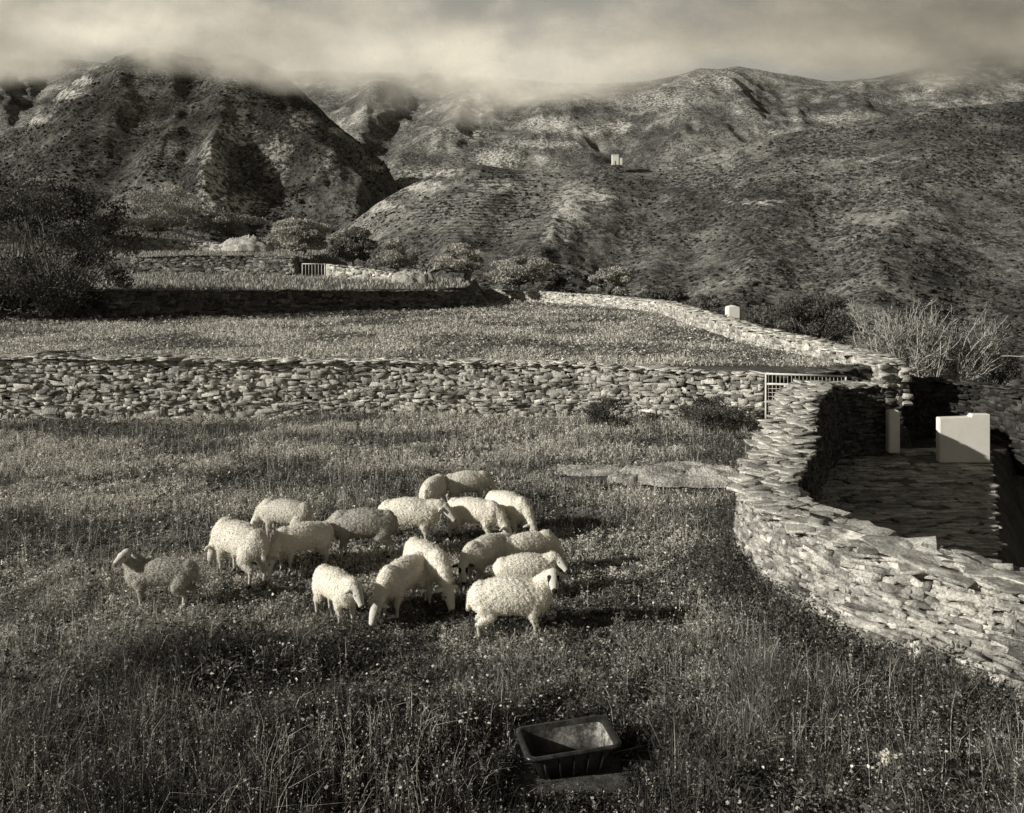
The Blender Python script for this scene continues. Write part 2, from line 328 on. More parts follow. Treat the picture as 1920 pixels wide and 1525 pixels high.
mountain('far_mountain',[(-900,150),(0,118),(120,112),(200,118),(400,125),(600,135),(800,140),(1000,150),(1100,160),(1200,155),(1300,135),(1380,124),(1460,138),(1560,155),(1640,145),(1750,122),(1850,105),(1920,105),(2200,120),(2900,200)],
    [(-900,470),(700,470),(1100,430),(1500,400),(2900,420)],1000,1750,46,180,430,3,rocks=[(1040,234,62,17,1.3),(1095,246,45,12,1.2),(1160,238,30,14,1.2),(1385,150,110,24,.95),(930,298,60,26,1.),(800,330,70,24,.9),(1480,250,60,10,1.),(1540,222,90,8,1.),(1240,190,130,26,.8),(1010,270,90,10,1.),(1620,230,100,7,.9),(880,250,70,20,.7)],pw=.85,dark=1.35,fine=5,  # lighter slope colour carries the distance haze
    spurs=[([(1380,120),(1270,210),(1120,290),(930,340)],130,40),([(1760,115),(1500,245),(1300,300)],130,32),([(960,150),(860,270),(760,350)],90,36),([(740,130),(690,240),(665,380)],60,32),([(1200,150),(1080,230),(960,300)],80,24),([(60,100),(-20,200)],60,40)])
mountain('left_mountain',[(-900,420),(-300,330),(0,264),(60,222),(110,178),(160,140),(200,118),(260,92),(330,98),(420,108),(500,122),(545,150),(585,192),(640,238),(668,262),(700,300),(722,322),(750,352),(790,398),(830,436),(900,520),(1000,640),(2900,900)],
    [(-900,520),(2900,560),(3000,900)],640,1020,34,120,300,14,rocks=[(400,330,28,80,1.2),(440,385,60,26,1.1),(520,290,36,50,.85),(110,175,55,14,1.1),(60,225,50,12,1.1),(440,250,50,30,.8),(560,225,40,24,.8),(150,150,26,14,1.1),(620,300,20,40,.7),(640,245,30,8,.9),(705,315,22,8,.9)],pr=(-900,1300),pw=.9,dark=.72,fine=5,sn=16,
    spurs=[([(165,135),(60,225),(-80,310)],60,20),([(400,110),(430,220),(405,330),(385,430)],90,38),([(500,120),(560,240),(640,330),(735,350)],55,30),([(470,180),(520,290),(600,370),(680,430)],75,38),([(230,110),(200,240),(120,340),(60,420)],90,26),([(300,130),(330,240),(300,340)],55,20)])
mountain('near_hillside',[(-900,640),(300,600),(480,520),(560,470),(640,430),(700,388),(760,352),(830,318),(900,308),(980,322),(1050,324),(1100,313),(1155,304),(1230,306),(1300,296),(1400,268),(1500,245),(1600,226),(1750,206),(1920,190),(2200,170),(2900,200)],
    [(-900,860),(2900,900)],105,600,9,110,260,27,rocks=[(1070,395,36,46,1.4),(1105,368,50,16,1.2),(1045,440,30,26,1.1),(700,388,60,12,1.3),(790,350,55,12,1.3),(830,322,40,10,1.3),(930,350,50,14,1.),(1420,380,110,12,.6),(1600,300,200,10,.5)],terr=[(900,400,140,48),(960,350,100,26),(620,440,70,30)],pw=1.0,dark=1.08,sn=8,wrp=18,fine=2.0,
    spurs=[([(1155,300),(1090,370),(1040,450),(1020,540)],110,13),([(835,315),(740,370),(650,430)],50,7),([(1500,240),(1450,400),(1380,620)],150,11),([(1780,200),(1700,400),(1640,600)],160,11),([(980,322),(900,400),(850,470)],60,6),([(1300,300),(1290,400),(1230,520)],60,5)])
def ico():
    bm=bmesh.new();bmesh.ops.create_icosphere(bm,subdivisions=1,radius=1);V=np.array([v.co[:] for v in bm.verts]);T=np.array([[v.index for v in f.verts] for f in bm.faces]);bm.free();return V,T
IV,IT=ico()
def scrub(name,key,n,rlo,rhi,thr,seed,yp=1.0):
    V,ppx,ppy,R=MT[key];nr,nc=ppx.shape;nr-=8
    a=(RG.random(n*5)**yp)*(nr-1)
    b=RG.random(n*5)*(nc-1);i=a.astype(int);j=b.astype(int);fa=(a-i)[:,None];fb=(b-j)[:,None]
    p=(V[i,j]*(1-fb)+V[i,j+1]*fb)*(1-fa)+(V[i+1,j]*(1-fb)+V[i+1,j+1]*fb)*fa
    den=fbm(p[:,0]/40,p[:,1]/40,4,seed);q=ppx[i,j]
    ok=(den+RG.normal(0,.09,len(den))>thr)&(q>-150)&(q<2100)&(R[i,j]<.35);p=p[ok][:n];m=len(p)
    r=rlo+(rhi-rlo)*RG.random(m)**3.5
    W=IV[None]*(1+RG.normal(0,.18,(m,len(IV),1)))*r[:,None,None]*np.array([1.2,1.2,.75]);W=W+p[:,None];W[...,2]+=(r*.2)[:,None]
    o=mk(name,W.reshape(-1,3),None,(IT[None]+(np.arange(m)*len(IV))[:,None,None]).reshape(-1,3),M['leaf'],attrs={'v':np.repeat(RG.uniform(.035,.13,m),len(IV))})
    return tag(o,kind='stuff')
tag(scrub('hillside_scrub','near_hillside',23000,.3,1.2,.45,41,.75),'dark low scrub dotted over the nearest valley slope','scrub')
tag(scrub('mountain_scrub','left_mountain',9000,.8,2.1,.46,43),'dark scrub scattered over the left mountain spur','scrub')
# clouds
bot=np.array([(-900,190),(-200,175),(0,162),(100,140),(180,112),(260,112),(330,135),(420,150),(520,158),(620,166),(720,180),(820,196),(900,204),(980,200),(1060,188),(1150,168),(1230,146),(1300,126),(1380,108),(1480,122),(1580,150),(1680,150),(1760,150),(1850,155),(1920,165),(2100,180),(2900,200)],float)
for li,(cy,sh,mx) in enumerate([(625,12,.55),(700,0,.68),(780,-10,.85)]):
    px=np.arange(-900,2900,8);pyv=np.linspace(-420,300,110);A,B=np.meshgrid(px,pyv)
    bb=np.interp(A+li*20,bot[:,0],bot[:,1])+sh
    nn=fbm(A/150+li*3.3,B/80,5,60+li)-.5
    dens=sst(0,1,(bb-B)/52+.28+nn*1.5)*mx
    topf=sst(-60,100,B+nn*320+60*np.sin(A/260+1.0));dens*=.08+.92*topf;dens*=sst(-420,-300,B)
    edge=sst(-900,-600,A)*(1-sst(2600,2880,A));dens*=edge
    Yc=cy+((A-960)/1000)**2*60
    X=(A-960)/F*Yc;Z=H+(HY-B)*Yc/F
    bri=.44+.54*np.exp(-((A-1000)/500)**2-((B-140)/90)**2)+.30*np.exp(-((A-230)/200)**2-((B-60)/50)**2)+.16*np.exp(-((A-1650)/200)**2-((B-120)/50)**2)+.9*nn  # uneven light on the cloud is painted into its colour
    bri=np.clip(bri,.18,.98)
    o=mk('cloud_bank',np.stack([X,Yc,Z],-1).reshape(-1,3),gridq(len(pyv),len(px)),None,M['cloud'],smooth=True,attrs={'dens':dens.ravel(),'bri':bri.ravel()})
    tag(o,kind='structure')
# ---------------- walls
wall('terrace_wall','long dry stone retaining wall between the sheep meadow and the field above it',[(x,y+.1,-.05,z) for (x,y),z in zip(FW[1:-1],[1.7,1.62,1.47,1.38,1.24])],thick=.6,course=(.05,.12),slen=(.12,.44),vr=(.32,.62))
wall('gateway_wall','short run of dry stone wall directly behind the wire mesh gate',[(6.9,22.4,0,1.2),(8.2,22.55,0,1.3),(9.4,22.7,0,1.38)],thick=.6,vr=(.05,.12))  # dark stones hold the shadow seen behind the gate
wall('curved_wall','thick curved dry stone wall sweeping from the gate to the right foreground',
   [(8.95,20.6,-.5,1.22),(7.4,20.3,-.4,1.25),(6.9,19.5,-.3,1.42),(5.75,17.2,-.2,1.44),(4.45,14,-.2,1.12),(3.5,11.9,-.2,1.05),(3.42,10.6,-.2,1.04),(3.75,9.65,-.2,1.04),(4.28,8.75,-.2,1.04),(5.1,7.8,-.2,1.03),(7,6.45,-.2,1.0),(9,5.2,-.2,1.0)],thick=.66,course=(.035,.08),slen=(.09,.32),win=.7,vr=(.26,.54),batter=.10,vshade=(.08,.17),ck=.85,rough_top=.01)  # inner face shade is painted in with darker stones
wall('boundary_wall','pale low stone wall running up the right edge of the upper field',
   [(9.9,22.2,.6,1.55),(9.6,26,.9,1.68),(8.75,31.4,1,1.84),(8.8,40,1.1,1.94),(9.0,50.7,1.2,1.98),(6.6,57,1.2,2.05),(3.5,62.5,1.2,2.1),(-.2,66,1.3,2.2),(-3,68.2,1.5,2.25)],thick=.7,course=(.06,.13),slen=(.16,.5),win=1.2,vr=(.34,.6))
wall('court_wall','shadowed stone wall curving behind the white block at far right',
   [(10.0,22.4,-.9,1.05),(11.3,23.2,-.9,.98),(12.6,22.6,-.9,.9),(13.1,20.8,-.9,.78),(13.2,18.4,-.9,.6),(13.2,16.5,-.9,.45)],thick=.5,course=(.05,.12),win=.6,vr=(.03,.08))  # stone colour darkened to stand in for the shadow on this wall
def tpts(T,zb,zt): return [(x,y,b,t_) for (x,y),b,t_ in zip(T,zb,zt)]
wall('shaded_terrace_wall','dark shaded dry stone terrace wall along the back of the upper field',tpts(T1[1:],[1.1]*5,[2.8,2.78,2.6,2.45,1.95]),thick=.7,course=(.09,.2),slen=(.2,.7),win=1,vr=(.10,.18))  # shade on this wall is also put into its dark stone colour
wall('upper_terrace_wall','stone wall on the second terrace to the left of the small barred gate',[(-30,68,3,4.75),(-25.5,68,3,4.95),(-21,68,3,4.9),(-17,67.2,3,4.75)],thick=.7,course=(.1,.2),slen=(.25,.8),vr=(.12,.3))
wall('gatepost_wall','sunlit stone wall to the right of the small barred gate',[(-13.7,65,2.6,4.15),(-11.5,64.3,2.6,3.95),(-9,63.3,2.6,3.6),(-6.8,61.8,2.4,3.25)],thick=.7,course=(.1,.2),slen=(.25,.7),vr=(.4,.7))
wall('hilltop_wall','highest broken stone wall below the olive trees at upper left',[(-47,88,5.2,7.3),(-40,90,5.0,7.2),(-34,89,5.0,6.7),(-28,87,5.0,6.3)],thick=.8,course=(.12,.26),slen=(.3,.9),vr=(.3,.55))
# flagstone court
ny=60;nx=30;yy=np.linspace(8.2,20.9,ny);V=[]
def xe(y): return np.interp(y,[5,10,12.4,19.8,24],[4.9,5.75,7.06,11.15,13.2])
for y in yy:
    xl=xw(y)+.1
    for q in np.linspace(0,1,nx):
        x=xl+(max(xe(y)-xl,.2))*q;V.append((x,y,-.42+.04*(fbm(x*1.1,y*2.5,4,3)-.5)))
V=np.array(V);Qp=gridq(ny,nx)
e=V.reshape(ny,nx,3)[:,-1].copy();e2=e.copy();e2[:,2]=-2.5;base_i=len(V);V=np.concatenate([V,e,e2])
i=np.arange(ny-1);Qe=np.stack([base_i+i,base_i+ny+i,base_i+ny+i+1,base_i+i+1],-1)
mb=MB();mb.add(V,np.concatenate([Qp,Qe]),a=.3)
C=[];Z=[];Yw=[];TX=[];TY=[];VV=[]
y=8.8
while y<20.8:
    dy=random.uniform(.14,.34);x=xw(y)+.15
    while x<xe(y)-.1:
        l=random.uniform(.25,1.0);l=min(l,xe(y)-x+.01)
        if random.random()<.85:
            C.append((x+l/2,y+random.uniform(-.05,.05),-.410+random.uniform(-.008,.008)));Z.append((l*1.0,.034,dy*1.05));Yw.append(.22+random.gauss(0,.10));TX.append(math.pi/2+random.gauss(0,.015));TY.append(random.gauss(0,.012));VV.append(random.uniform(.5,.95))
        x+=l*.97
    y+=dy*.85
Vs,Qs,Ts=stones(C,Z,Yw,TX,TY);mb.add(Vs,Qs,Ts,a=np.repeat(VV,NS))
f=mb.build('stone_path',M['flag']);tag(f,kind='structure')
# ---------------- white blocks
def prism(name,poly,y0,y1,mat,parent=None,off=(0,0,0),bev=.02):
    bm=bmesh.new();a=[bm.verts.new((p[0]-off[0],y0-off[1],p[1]-off[2])) for p in poly];fc=bm.faces.new(a)
    r=bmesh.ops.extrude_face_region(bm,geom=[fc]);vs=[g for g in r['geom'] if isinstance(g,bmesh.types.BMVert)]
    bmesh.ops.translate(bm,vec=(0,y1-y0,0),verts=vs);bmesh.ops.recalc_face_normals(bm,faces=bm.faces)
    if bev: bmesh.ops.bevel(bm,geom=bm.edges[:],offset=bev,segments=2,affect='EDGES')
    me=bpy.data.meshes.new(name);bm.to_mesh(me);bm.free();me.materials.append(mat);o=bpy.data.objects.new(name,me);COL.objects.link(o);o.parent=parent;return o
Yb=19.3
def XZ(px,py,Y): q=P(px,py,Y);return (q[0],q[2])
b=prism('whitewashed_block',[XZ(1762,868,Yb),XZ(1857,868,Yb),XZ(1857,777,Yb),XZ(1823,777,Yb),XZ(1821,782,Yb),XZ(1762,784,Yb)],Yb,Yb+.18,M['white'],bev=.015)
tag(b,'large whitewashed block with a stepped top at the end of the flagstones','block')
b=prism('white_post',[XZ(1667,850,19.8),XZ(1688,850,19.8),XZ(1688,773,19.8),XZ(1682,769,19.8),XZ(1667,771,19.8)],19.8,20.0,M['white'],bev=.02)
tag(b,'narrow white post against the end of the curved stone wall','post')
o=empty('white_hut',P(1382,600,58));
prism('wall',[XZ(1366,606,58),XZ(1388,606,58),XZ(1388,577,58),XZ(1378,573,58),XZ(1366,576,58)],58,59.0,M['white'],o,off=tuple(P(1382,600,58)),bev=.05)
prism('side_room',[XZ(1389,606,58.2),XZ(1400,606,58.2),XZ(1400,586,58.2),XZ(1389,583,58.2)],58.2,59.0,M['white'],o,off=tuple(P(1382,600,58)),bev=.05)
tag(o,'tiny white hut peeping over the pale boundary wall','hut')
Yh=578;hb=P(1157,304,Yh);o=empty('hill_house',hb)
prism('wall',[XZ(1148,309,Yh),XZ(1160,309,Yh),XZ(1160,291,Yh),XZ(1148,291,Yh)],Yh,Yh+4,M['white'],o,off=tuple(hb),bev=0)
prism('side_room',[XZ(1160.3,309,Yh),XZ(1167,309,Yh),XZ(1167,296,Yh),XZ(1160.3,296,Yh)],Yh+.3,Yh+3.6,M['white'],o,off=tuple(hb),bev=0)
prism('roof',[XZ(1147.4,290.9,Yh),XZ(1160.6,290.9,Yh),XZ(1160.6,290,Yh),XZ(1147.4,290,Yh)],Yh-.2,Yh+4.2,M['white'],o,off=tuple(hb),bev=0)
prism('door',[XZ(1152.5,309,Yh),XZ(1155,309,Yh),XZ(1155,302,Yh),XZ(1152.5,302,Yh)],Yh-.05,Yh+.05,M['dmetal'],o,off=tuple(hb),bev=0)
tag(o,'lone small white house on the ridge of the far slope','house')
# ---------------- gates
Yg=21.2;go=P(1436,800,Yg);g=empty('wire_gate',go);mb=MB()
c=lambda px,py:P(px,py,Yg)-go
for a_,b_ in [((1436,812),(1436,700)),((1436,701),(1586,706)),((1586,706),(1586,800)),((1436,800),(1586,800)),((1436,720),(1586,724)),((1472,722),(1472,798))]:
    mb.tube([c(*a_),c(*b_)],.026,8)
mb.build('frame',M['metal'],g,True);mb=MB()
for q in np.arange(1441,1584,7.2): mb.tube([c(q,703+(q-1436)*.04),c(q,798)],.0055,4)
for q in np.arange(729,798,7.2): mb.tube([c(1436,q),c(1586,q)],.0055,4)
mb.build('wire_mesh',M['metal'],g);tag(g,'metal gate filled with wire mesh beside the long stone wall','gate')
Yg=66;go=P(588,520,Yg);g=empty('barred_gate',go);mb=MB()
for a_,b_ in [((567,521),(567,494)),((609,521),(609,494)),((567,495),(609,495)),((567,520),(609,520))]: mb.tube([c(*a_),c(*b_)],.04,6)
mb.build('frame',M['metal'],g)
for q in np.linspace(573,603,6):
    mb=MB();mb.tube([c(q,520),c(q,495)],.022,5);mb.build('bar',M['metal'],g)
tag(g,'small barred gate on the second terrace','gate')
b=prism('white_pillar',[XZ(611,521,65.5),XZ(624,521,65.5),XZ(624,496,65.5),XZ(611,495,65.5)],65.5,66,M['white'],bev=.03);tag(b,'white pillar beside the small barred gate','pillar')
# ---------------- boulders
def boulder(name,label,c,sz,seed,z0=-.05,ang=0):
    n=56;m_=30;u=np.linspace(0,2*np.pi,n,endpoint=False);w=np.linspace(0.02,np.pi/2,m_);U,W=np.meshgrid(u,w)
    X=np.sin(W)**.7*np.cos(U);Y=np.sin(W)**.7*np.sin(U);Z=np.cos(W)**.45
    r=1+.7*(fbm(X*1.3+seed,Y*1.3,3,seed)-.5)+.3*(ridged(X*2.3+seed,Y*2.3,3,seed+3)-.5)
    Zr=Z*(.15+.5*fbm(X*1.5+seed,Y*2,4,seed+7)+.85*ridged(X*1.8+Y*.8+seed,Y*4.5,4,seed+9)**1.5)
    V=np.stack([X*r*sz[0]/2,Y*r*sz[1]/2,Zr*sz[2]+z0],-1).reshape(-1,3)
    i=np.arange(m_-1)[:,None]*n;j=np.arange(n)[None];Q=np.stack([i+j,i+n+j,i+n+(j+1)%n,i+(j+1)%n],-1).reshape(-1,4)
    V=np.concatenate([V,[[0,0,V[:n,2].mean()]]]);Tt=[[len(V)-1,a,(a+1)%n] for a in range(n)]
    o=mk(name,V,Q,Tt,M['rock'],smooth=False);o.location=tuple(float(q) for q in c);o.rotation_euler=(0,0,ang);tag(o,label,'rock');return o
boulder('flat_rock','broad flat bedrock slab in the grass left of the curved wall',G(1290,910)+[0,.25,.09],(2.2,1.2,.25),3,ang=-.10)
boulder('flat_rock','thin low rock sliver in the grass beside the broad bedrock slab',G(1115,894)+[0,.2,.07],(1.3,.5,.13),8)
boulder('flat_rock','small low rock at the near edge of the bedrock slab',G(1190,907)+[0,0,.07],(.9,.5,.19),12,ang=.3)
boulder('boulder','grey boulder at the right end of the sunlit terrace wall',P(772,536,60.5),(2.5,1.5,1.1),5)
boulder('boulder','low pale outcrop on the terrace below the upper olive trees',P(468,470,84),(5.0,2,1.3),9)
# ---------------- trees
def leaves(C,ls,ratio=.45,flat=0.0):
    n=len(C);a=RG.normal(0,1,(n,3));a[:,2]*=(1-flat);a/=np.linalg.norm(a,axis=1)[:,None]
    b=RG.normal(0,1,(n,3));b[:,2]*=(1-flat);b-=a*(a*b).sum(1)[:,None];b/=np.linalg.norm(b,axis=1)[:,None]
    ls=np.broadcast_to(ls,(n,))*RG.uniform(.7,1.3,n);a=a*ls[:,None]/2;b=b*ls[:,None]*ratio/2
    V=np.stack([C-a,C-b*1.0,C+a,C+b],1).reshape(-1,3);Q=np.arange(4*n).reshape(-1,4);return V,Q
def tree(name,label,base,ht,wd,nl,ls,vr=(.04,.1),trunk=.25,nc=30,tr_r=.12,cat='tree',group=None,dep=None,lean=0,umb=0.0,ntr=1,gap=.16,limbs=.5,low=0.0):
    base=np.asarray(base,float);r=empty(name,base);dep=dep or wd
    mb=MB();cc=[]
    ch=ht*(1-trunk);cz=ht*trunk+ch*.5
    for q in range(nc):
        th=RG.random()*2*np.pi;rad=RG.random()**.4;zz=RG.uniform(-1,1)
        k=math.sqrt(max(0,1-(zz*zz*.85 if zz>0 else zz*zz*(.7-low))))
        c_=np.array([math.cos(th)*rad*wd/2*k*.84+lean,math.sin(th)*rad*dep/2*k*.84,cz+zz*ch*.40+(1-rad)*umb])
        cc.append(c_)
    cc=np.array(cc);tops=np.array([lean*.4,0,ht*trunk*1.0])
    for s_ in range(ntr):
        off=np.array([RG.normal(0,.1)*wd*(ntr>1),RG.normal(0,.05)*wd*(ntr>1),0]);tt=tops+off*1.5
        mid=off+(tt-off)*.5+np.array([RG.normal(0,.05),RG.normal(0,.05),0])*wd*.3
        mb.tube([off*1.0-[0,0,.15],mid,tt],[tr_r*1.35,tr_r,tr_r*.85],8)
        sel=cc[RG.permutation(nc)[:max(6,int(nc*limbs)//ntr+3)]]
        for c_ in sel:
            m1=tt+(c_-tt)*.45+np.array([RG.normal(0,.06)*wd,RG.normal(0,.06)*wd,-.04*ht]);mb.tube([tt-[0,0,.05],m1,c_],[tr_r*.55,tr_r*.33,tr_r*.1],5)
    mb.build('trunk',M['bark'],r,True)
    wts=RG.uniform(.3,1,nc);wts/=wts.sum()
    ci_=RG.choice(nc,nl,p=wts);sg=np.array([wd,dep,ch])*gap*RG.uniform(.65,1.2,nc)[ci_][:,None]
    d=RG.normal(0,1,(nl,3));d/=np.linalg.norm(d,axis=1)[:,None];d*=(RG.random(nl)**.3)[:,None]*1.1
    C=cc[ci_]+d*sg;C[:,2]=np.maximum(C[:,2],.02)
    V,Q=leaves(C,ls);cv=RG.uniform(vr[0],vr[1],nc);v=cv[ci_]*RG.uniform(.6,1.4,nl)
    mk('crown',V,Q,None,M['leaf'],r,attrs={'v':np.repeat(np.clip(v,0,.75),4)})
    tag(r,label,cat,group);return r
def ptree(name,label,px,py0,py1,w,Y,nl,**k):
    s=Y/F;b=P(px,py0,Y);return tree(name,label,b,(py0-py1)*s,w*s,nl,**k)
OV=(.34,.62)
ptree('olive_tree','umbrella shaped olive with bare forked trunks right of the terraces',856,548,462,132,63,9000,ls=.2,vr=OV,trunk=.45,nc=36,tr_r=.16,ntr=3,umb=.5,gap=.10)
ptree('olive_tree','dense olive above the small barred gate',564,496,412,136,74,9500,ls=.24,vr=OV,trunk=.3,nc=26,gap=.14,ntr=2)
ptree('olive_tree','dark olive right behind the sunlit terrace wall',662,504,428,94,72,7000,ls=.23,vr=(.14,.3),trunk=.2,nc=18,gap=.16)
ptree('olive_tree','low olive left of the umbrella shaped olive',745,512,450,110,70,7500,ls=.22,vr=(.26,.5),trunk=.15,nc=24,gap=.15)
ptree('olive_tree','rounded pale olive just right of the umbrella shaped olive',972,555,482,148,71,8500,ls=.23,vr=OV,trunk=.3,nc=26,gap=.14,ntr=2)
ptree('shrub','small dark bush behind the far bend of the boundary wall',1048,562,520,66,71,2200,ls=.22,vr=(.1,.24),trunk=.1,nc=16,cat='shrub')
ptree('olive_tree','lone pale olive past the far end of the boundary wall',1142,572,504,94,70,5000,ls=.22,vr=OV,trunk=.25,nc=18,gap=.16)
ptree('shrub','dark scrub bush behind the sharp corner of the boundary wall',1250,575,540,100,60,3000,ls=.2,vr=(.08,.2),trunk=.05,nc=22,cat='shrub')
ptree('olive_tree','large grey olive on the skyline above the hilltop wall',295,452,348,176,92,10000,ls=.28,vr=(.28,.55),trunk=.18,nc=30,gap=.15)
ptree('olive_tree','spreading olive above the pale outcrop',425,456,388,142,94,7000,ls=.26,vr=(.2,.42),trunk=.2,nc=24,gap=.15)
ptree('evergreen_tree','dark evergreen at the upper left edge of the picture',30,500,318,230,84,9000,ls=.32,vr=(.04,.12),trunk=.1,nc=50)
ptree('evergreen_tree','dark round evergreen left of the large grey olive',165,470,343,150,88,5600,ls=.3,vr=(.04,.13),trunk=.1,nc=34,gap=.14)
ptree('fig_tree','big dark leafy tree filling the left edge behind the field',75,618,345,390,44,22000,ls=.19,vr=(.03,.2),trunk=.03,nc=130,tr_r=.12,ntr=5,gap=.07,limbs=1.5,low=.5)
ptree('shrub','dark bush behind the bend of the pale boundary wall',1318,600,550,95,47,2400,ls=.14,vr=(.08,.24),trunk=.1,nc=22,cat='shrub',gap=.12)
ptree('shrub','dark bush right of the tiny white hut',1432,622,570,85,40,2400,ls=.12,vr=(.08,.24),trunk=.1,nc=22,cat='shrub',gap=.12)
ptree('shrub','tall dark leafy bush left of the pale bare shrub',1525,668,548,190,32,11000,ls=.11,vr=(.05,.22),trunk=.08,nc=60,cat='shrub',gap=.11)
ptree('shrub','round weedy bush at the foot of the long wall, farther from the gate',1145,808,748,118,21.7,5600,ls=.055,vr=(.05,.18),trunk=.05,nc=34,tr_r=.02,cat='shrub')
ptree('shrub','weedy bush at the foot of the long wall, next to the wire gate',1335,812,744,135,21.2,6500,ls=.055,vr=(.05,.2),trunk=.05,nc=40,tr_r=.02,cat='shrub')
ptree('shrub','low dark bush on the right beyond the bare shrub',1850,760,640,120,30,4200,ls=.1,vr=(.05,.16),trunk=.05,nc=34,cat='shrub',gap=.12)
def bare(label,base,ht,wd,n,seed):
    rs=np.random.default_rng(seed);r=empty('bare_shrub',base);mb=MB();tips=[]
    def grow(p,d,l,rad,dep):
        pts=[p];q=p.copy();dd=d.copy()
        for s_ in range(4):
            dd=dd+rs.normal(0,.16,3)+np.array([0,0,.07]);dd/=np.linalg.norm(dd);q=q+dd*l/4;pts.append(q.copy())
        mb.tube(pts,np.linspace(rad,rad*.45,5),4)
        if dep>0:
            for k in range(rs.integers(3,7)):
                i=rs.integers(1,5);grow(pts[i],dd+rs.normal(0,.5,3)+[0,0,.2],l*.5,rad*.6,dep-1)
        else: tips.append(pts[-1]);tips.append(pts[2])
    for k in range(n):
        th=rs.random()*2*np.pi;sp=rs.random();d=np.array([math.cos(th)*sp*wd/ht*.8,math.sin(th)*sp*.6,1]);d/=np.linalg.norm(d)
        p0=np.array([rs.uniform(-.36,.36)*wd,rs.normal(0,.25),0]);grow(p0,d,ht*rs.uniform(.4,.8),.028,2)
    mb.build('branches',M['twig'],r);tips=np.array(tips);C=np.repeat(tips,3,0)+rs.normal(0,.09,(len(tips)*3,3));V,Q=leaves(C,.07)
    mk('leaves',V,Q,None,M['leaf'],r,attrs={'v':np.repeat(rs.uniform(.1,.35,len(C)),4)});tag(r,label,'shrub')
bare('pale bare branched shrub with spiky upright twigs beyond the boundary wall',P(1732,735,28),2.7,4.4,66,3)
mb=MB();p0=P(55,664,22.9)
for k in range(7):
    a=p0+np.array([RG.uniform(0,.5),RG.uniform(-.2,.0),0]);mb.tube([a,a+[.35,.02,RG.uniform(.02,.14)],a+[.9,.0,RG.uniform(.0,.14)]],[.028,.02,.01],5)
o=mb.build('dry_branch',M['bark'],None,off=p0);o.location=tuple(p0);tag(o,'dry dead branches lying on top of the long wall at far left','branch')
# ---------------- tub
tc=G(1066,1440,.0)+np.array([0,0,.03]);t=empty('feed_tub',tc);t.rotation_euler=(math.radians(1),math.radians(-2),math.radians(12));t.scale=(.96,.96,.96)
def rr(hx,hy,z,rad,n=6):
    o=[]
    for cx,cy,a0 in((hx-rad,hy-rad,0),(-hx+rad,hy-rad,90),(-hx+rad,-hy+rad,180),(hx-rad,-hy+rad,270)):
        for k in range(n): a=math.radians(a0+90*k/(n-1));o.append((cx+rad*math.cos(a),cy+rad*math.sin(a),z))
    return np.array(o)
zt=.24
rings=[rr(.28,.15,0,.05),rr(.36,.205,zt-.03,.06),rr(.41,.245,zt-.03,.07),rr(.41,.245,zt,.07),rr(.375,.215,zt,.06),rr(.35,.195,zt-.03,.06),rr(.27,.13,.02,.05)]
def ringmesh(rs_,c0=True,c1=True):
    n=len(rs_[0]);V=np.concatenate(rs_);m_=len(rs_);i=np.arange(m_-1)[:,None]*n;j=np.arange(n)[None]
    Q=np.stack([i+j,i+(j+1)%n,i+n+(j+1)%n,i+n+j],-1).reshape(-1,4);T=[]
    if c0: T+=[[0,b+1,b] for b in range(1,n-1)]
    if c1: T+=[[(m_-1)*n,(m_-1)*n+b,(m_-1)*n+b+1] for b in range(1,n-1)]
    return V,Q,T
V,Q,T_=ringmesh([rings[0],rings[1]],True,False);mb=MB();mb.add(V,Q,T_);mb.build('basin',M['plastic'],t)
V2,Q2,T2=ringmesh([rings[5],rings[6]],False,True);mb=MB();mb.add(V2,Q2,T2,a=np.where((V2[:,0]>.2)&(V2[:,2]>.1),1.0,.03));tag(mb.build('lining',M['sun_painted'],t),'inside of the tub, sunlight painted on the right')  # sunlight on the inner right wall is put into the colour
V,Q,T_=ringmesh(rings[1:6],False,False);mb=MB();mb.add(V,Q);mb.build('rim',M['plastic'],t)
for k,(x_,y_,sx,sy) in enumerate([(-.26,-1,0,1),(-.13,-1,0,1),(.0,-1,0,1),(.13,-1,0,1),(.26,-1,0,1),(-1,-.1,1,0),(-1,.1,1,0),(1,-.1,1,0),(1,.1,1,0),(-.15,1,0,1),(.15,1,0,1)]):
    mb=MB()
    if sy: mb.tube([(x_*.85,y_*.158,.01),(x_,y_*.212,zt-.032)],.012,5)
    else: mb.tube([(x_*.288,y_*.8,.01),(x_*.367,y_,zt-.032)],.012,5)
    mb.build('rib',M['plastic'],t)
tag(t,'black plastic feed tub lying in the foreground grass','tub')
